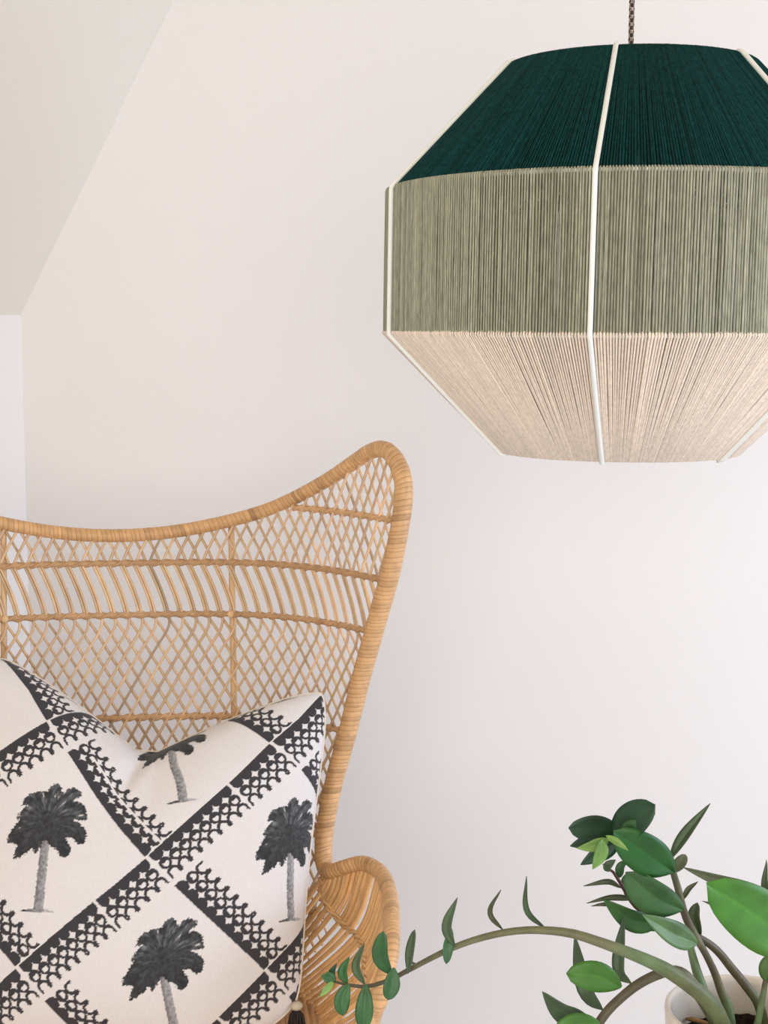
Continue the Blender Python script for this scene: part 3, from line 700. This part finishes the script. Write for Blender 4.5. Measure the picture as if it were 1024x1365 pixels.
# upright stem with the big leaves
s4, _ = stem([(978,1390,1.26),(970,1342,1.26),(962,1323,1.258),(953,1297,1.256),(940,1270,1.252),(930,1253,1.25),(918,1231,1.246),(911,1212,1.242),(905,1188,1.238),(898,1164,1.232),(892,1142,1.228)],
             [15,14,12,11,10,11,11,10.5,10,9,7], [PG,PG,OL,BR,BR,OL,BR,BR,OL,LO,LG])
leaf(s4, [(893,1146,1.226),(912,1117,1.225),(947,1071,1.225)], 17, 0.5, LG, 0.5)
leaf(s4, [(897,1164,1.235),(907,1151,1.24),(914,1139,1.245)], 17, 0.3, LP, 0.3, 0, True)
leaf(s4, [(911,1199,1.24),(918,1186,1.24),(931,1175,1.24)], 8, 0.3, LO, 0.4)
leaf(s4, [(898,1163,1.228),(868,1142,1.215),(818,1108,1.20)], 55, 0.15, (0.016,0.105,0.016), 0.15, 0.05, True)
leaf(s4, [(816,1120,1.222),(838,1098,1.215),(873,1072,1.20)], 46, 0.2, LD, 0.18, 0.03, True)
leaf(s4, [(824,1112,1.215),(850,1104,1.206),(858,1110,1.205)], 26, 0.1, LM, 0.18, 0.0, True)
leaf(s4, [(828,1106,1.225),(795,1103,1.22),(758,1104,1.21)], 36, 0.25, (0.014,0.050,0.022), 0.2, 0.03, True)
leaf(s4, [(828,1108,1.235),(795,1117,1.23),(760,1128,1.225)], 30, 0.25, (0.012,0.048,0.022), 0.2, 0.02)
leaf(s4, [(825,1108,1.24),(808,1130,1.24),(774,1153,1.235)], 28, 0.3, LD, 0.2)
leaf(s4, [(812,1119,1.205),(792,1127,1.20),(769,1131,1.195)], 17, 0.2, LL, 0.25)
leaf(s4, [(803,1119,1.20),(801,1138,1.195),(790,1159,1.19)], 19, 0.15, (0.16,0.34,0.08), 0.25)
leaf(s4, [(808,1114,1.195),(822,1122,1.19),(838,1134,1.185)], 10, 0.2, LL, 0.25)
leaf(s4, [(911,1213,1.236),(875,1196,1.225),(834,1163,1.21)], 50, 0.3, (0.045,0.125,0.038), 0.2, 0.04, True)
leaf(s4, [(929,1258,1.236),(898,1246,1.222),(856,1219,1.205)], 36, -0.25, (0.085,0.17,0.055), 0.35, 0.03)
# stem leaning in behind, with reddish tip
s5, _ = stem([(1022,1385,1.285),(1012,1340,1.285),(993,1312,1.282),(975,1290,1.278),(956,1267,1.272),(934,1251,1.268),(900,1236,1.266),(868,1222,1.264),(846,1207,1.262),(832,1185,1.26),(818,1163,1.258),(811,1158,1.257)],
             [15,14,13,12.5,11.5,10,8,7,6,5.5,4,3], [GR,GR,BR,BR,BR,BR,DK,RD,RD,RD,RD,RD])
leaf(s5, [(934,1248,1.27),(925,1224,1.27),(930,1203,1.272)], 17, 0.1, (0.045,0.075,0.02), 0.3, 0, True)
leaf(s5, [(812,1162,1.256),(810,1155,1.256),(821,1146,1.256)], 12, 0.2, LG, 0.3)
leaf(s5, [(812,1160,1.256),(808,1154,1.256),(803,1152,1.256)], 7, 0.2, LG, 0.3)
leaf(s5, [(826,1170,1.26),(828,1155,1.26),(838,1147,1.262)], 13, 0.3, LM, 0.3)
leaf(s5, [(832,1184,1.262),(834,1172,1.264),(840,1162,1.266)], 10, 0.3, LM, 0.3)
leaf(s5, [(839,1197,1.262),(838,1186,1.264),(844,1176,1.266)], 13, 0.2, LD, 0.3)
leaf(s5, [(829,1184,1.255),(810,1174,1.25),(778,1181,1.24)], 10, 0.7, LO, 0.4)
leaf(s5, [(850,1198,1.252),(815,1195,1.245),(782,1204,1.24)], 11, 0.7, LO, 0.4)
leaf(s5, [(820,1206,1.27),(803,1205,1.27),(788,1208,1.27)], 6, 0.5, LO, 0.4)
leaf(s5, [(882,1230,1.256),(845,1226,1.25),(804,1199,1.24)], 32, 0.25, (0.035,0.115,0.022), 0.25, 0.03)
leaf(s5, [(870,1224,1.26),(868,1214,1.262),(848,1206,1.265)], 22, 0.3, LD, 0.3)
leaf(s5, [(890,1236,1.262),(862,1232,1.262),(835,1228,1.262)], 16, 0.3, LD, 0.3)
# straight green stem
s3, _ = stem([(966,1388,1.245),(948,1350,1.248),(934,1310,1.252),(926,1284,1.256),(918,1252,1.26)], [19,17,14,12,9], [GR,PG,PG,PG,PG])
leaf(s3, [(918,1256,1.26),(908,1244,1.262),(892,1238,1.265)], 14, 0.2, LM, 0.25)
# short young stem at the front edge with a round bud leaf
s6, _ = stem([(1000,1392,1.22),(1010,1364,1.218),(1015,1340,1.216),(1021,1306,1.214)], [10,9.5,9,7], [GR,PG,PG,BR])
leaf(s6, [(1022,1310,1.213),(1024,1295,1.212),(1030,1272,1.212)], 26, 0.1, (0.05,0.12,0.02), 0.2, 0.02, True)
# stem outside the right edge of the picture carrying the big bright leaf
s7, _ = stem([(1035,1385,1.24),(1055,1330,1.20),(1072,1280,1.17),(1078,1230,1.15),(1075,1170,1.14),(1060,1110,1.135)], [15,14,12,11,9,6], [GR,GR,BR,BR,OL,LG])
leaf(s7, [(1075,1272,1.165),(1010,1222,1.125),(942,1178,1.10)], 82, 0.12, (0.055,0.21,0.018), 0.1, 0.03, True)
leaf(s7, [(1030,1190,1.20),(965,1175,1.22),(910,1156,1.23)], 19, 0.25, LP, 0.4)
leaf(s7, [(1072,1235,1.19),(985,1215,1.20),(936,1201,1.20)], 16, 0.3, LG, 0.3)
leaf(s7, [(1070,1210,1.15),(1024,1190,1.16),(1022,1146,1.17)], 14, 0.4, LG, 0.3)
leaf(s7, [(1062,1120,1.137),(1080,1080,1.13),(1078,1040,1.13)], 36, 0.2, LM, 0.2)
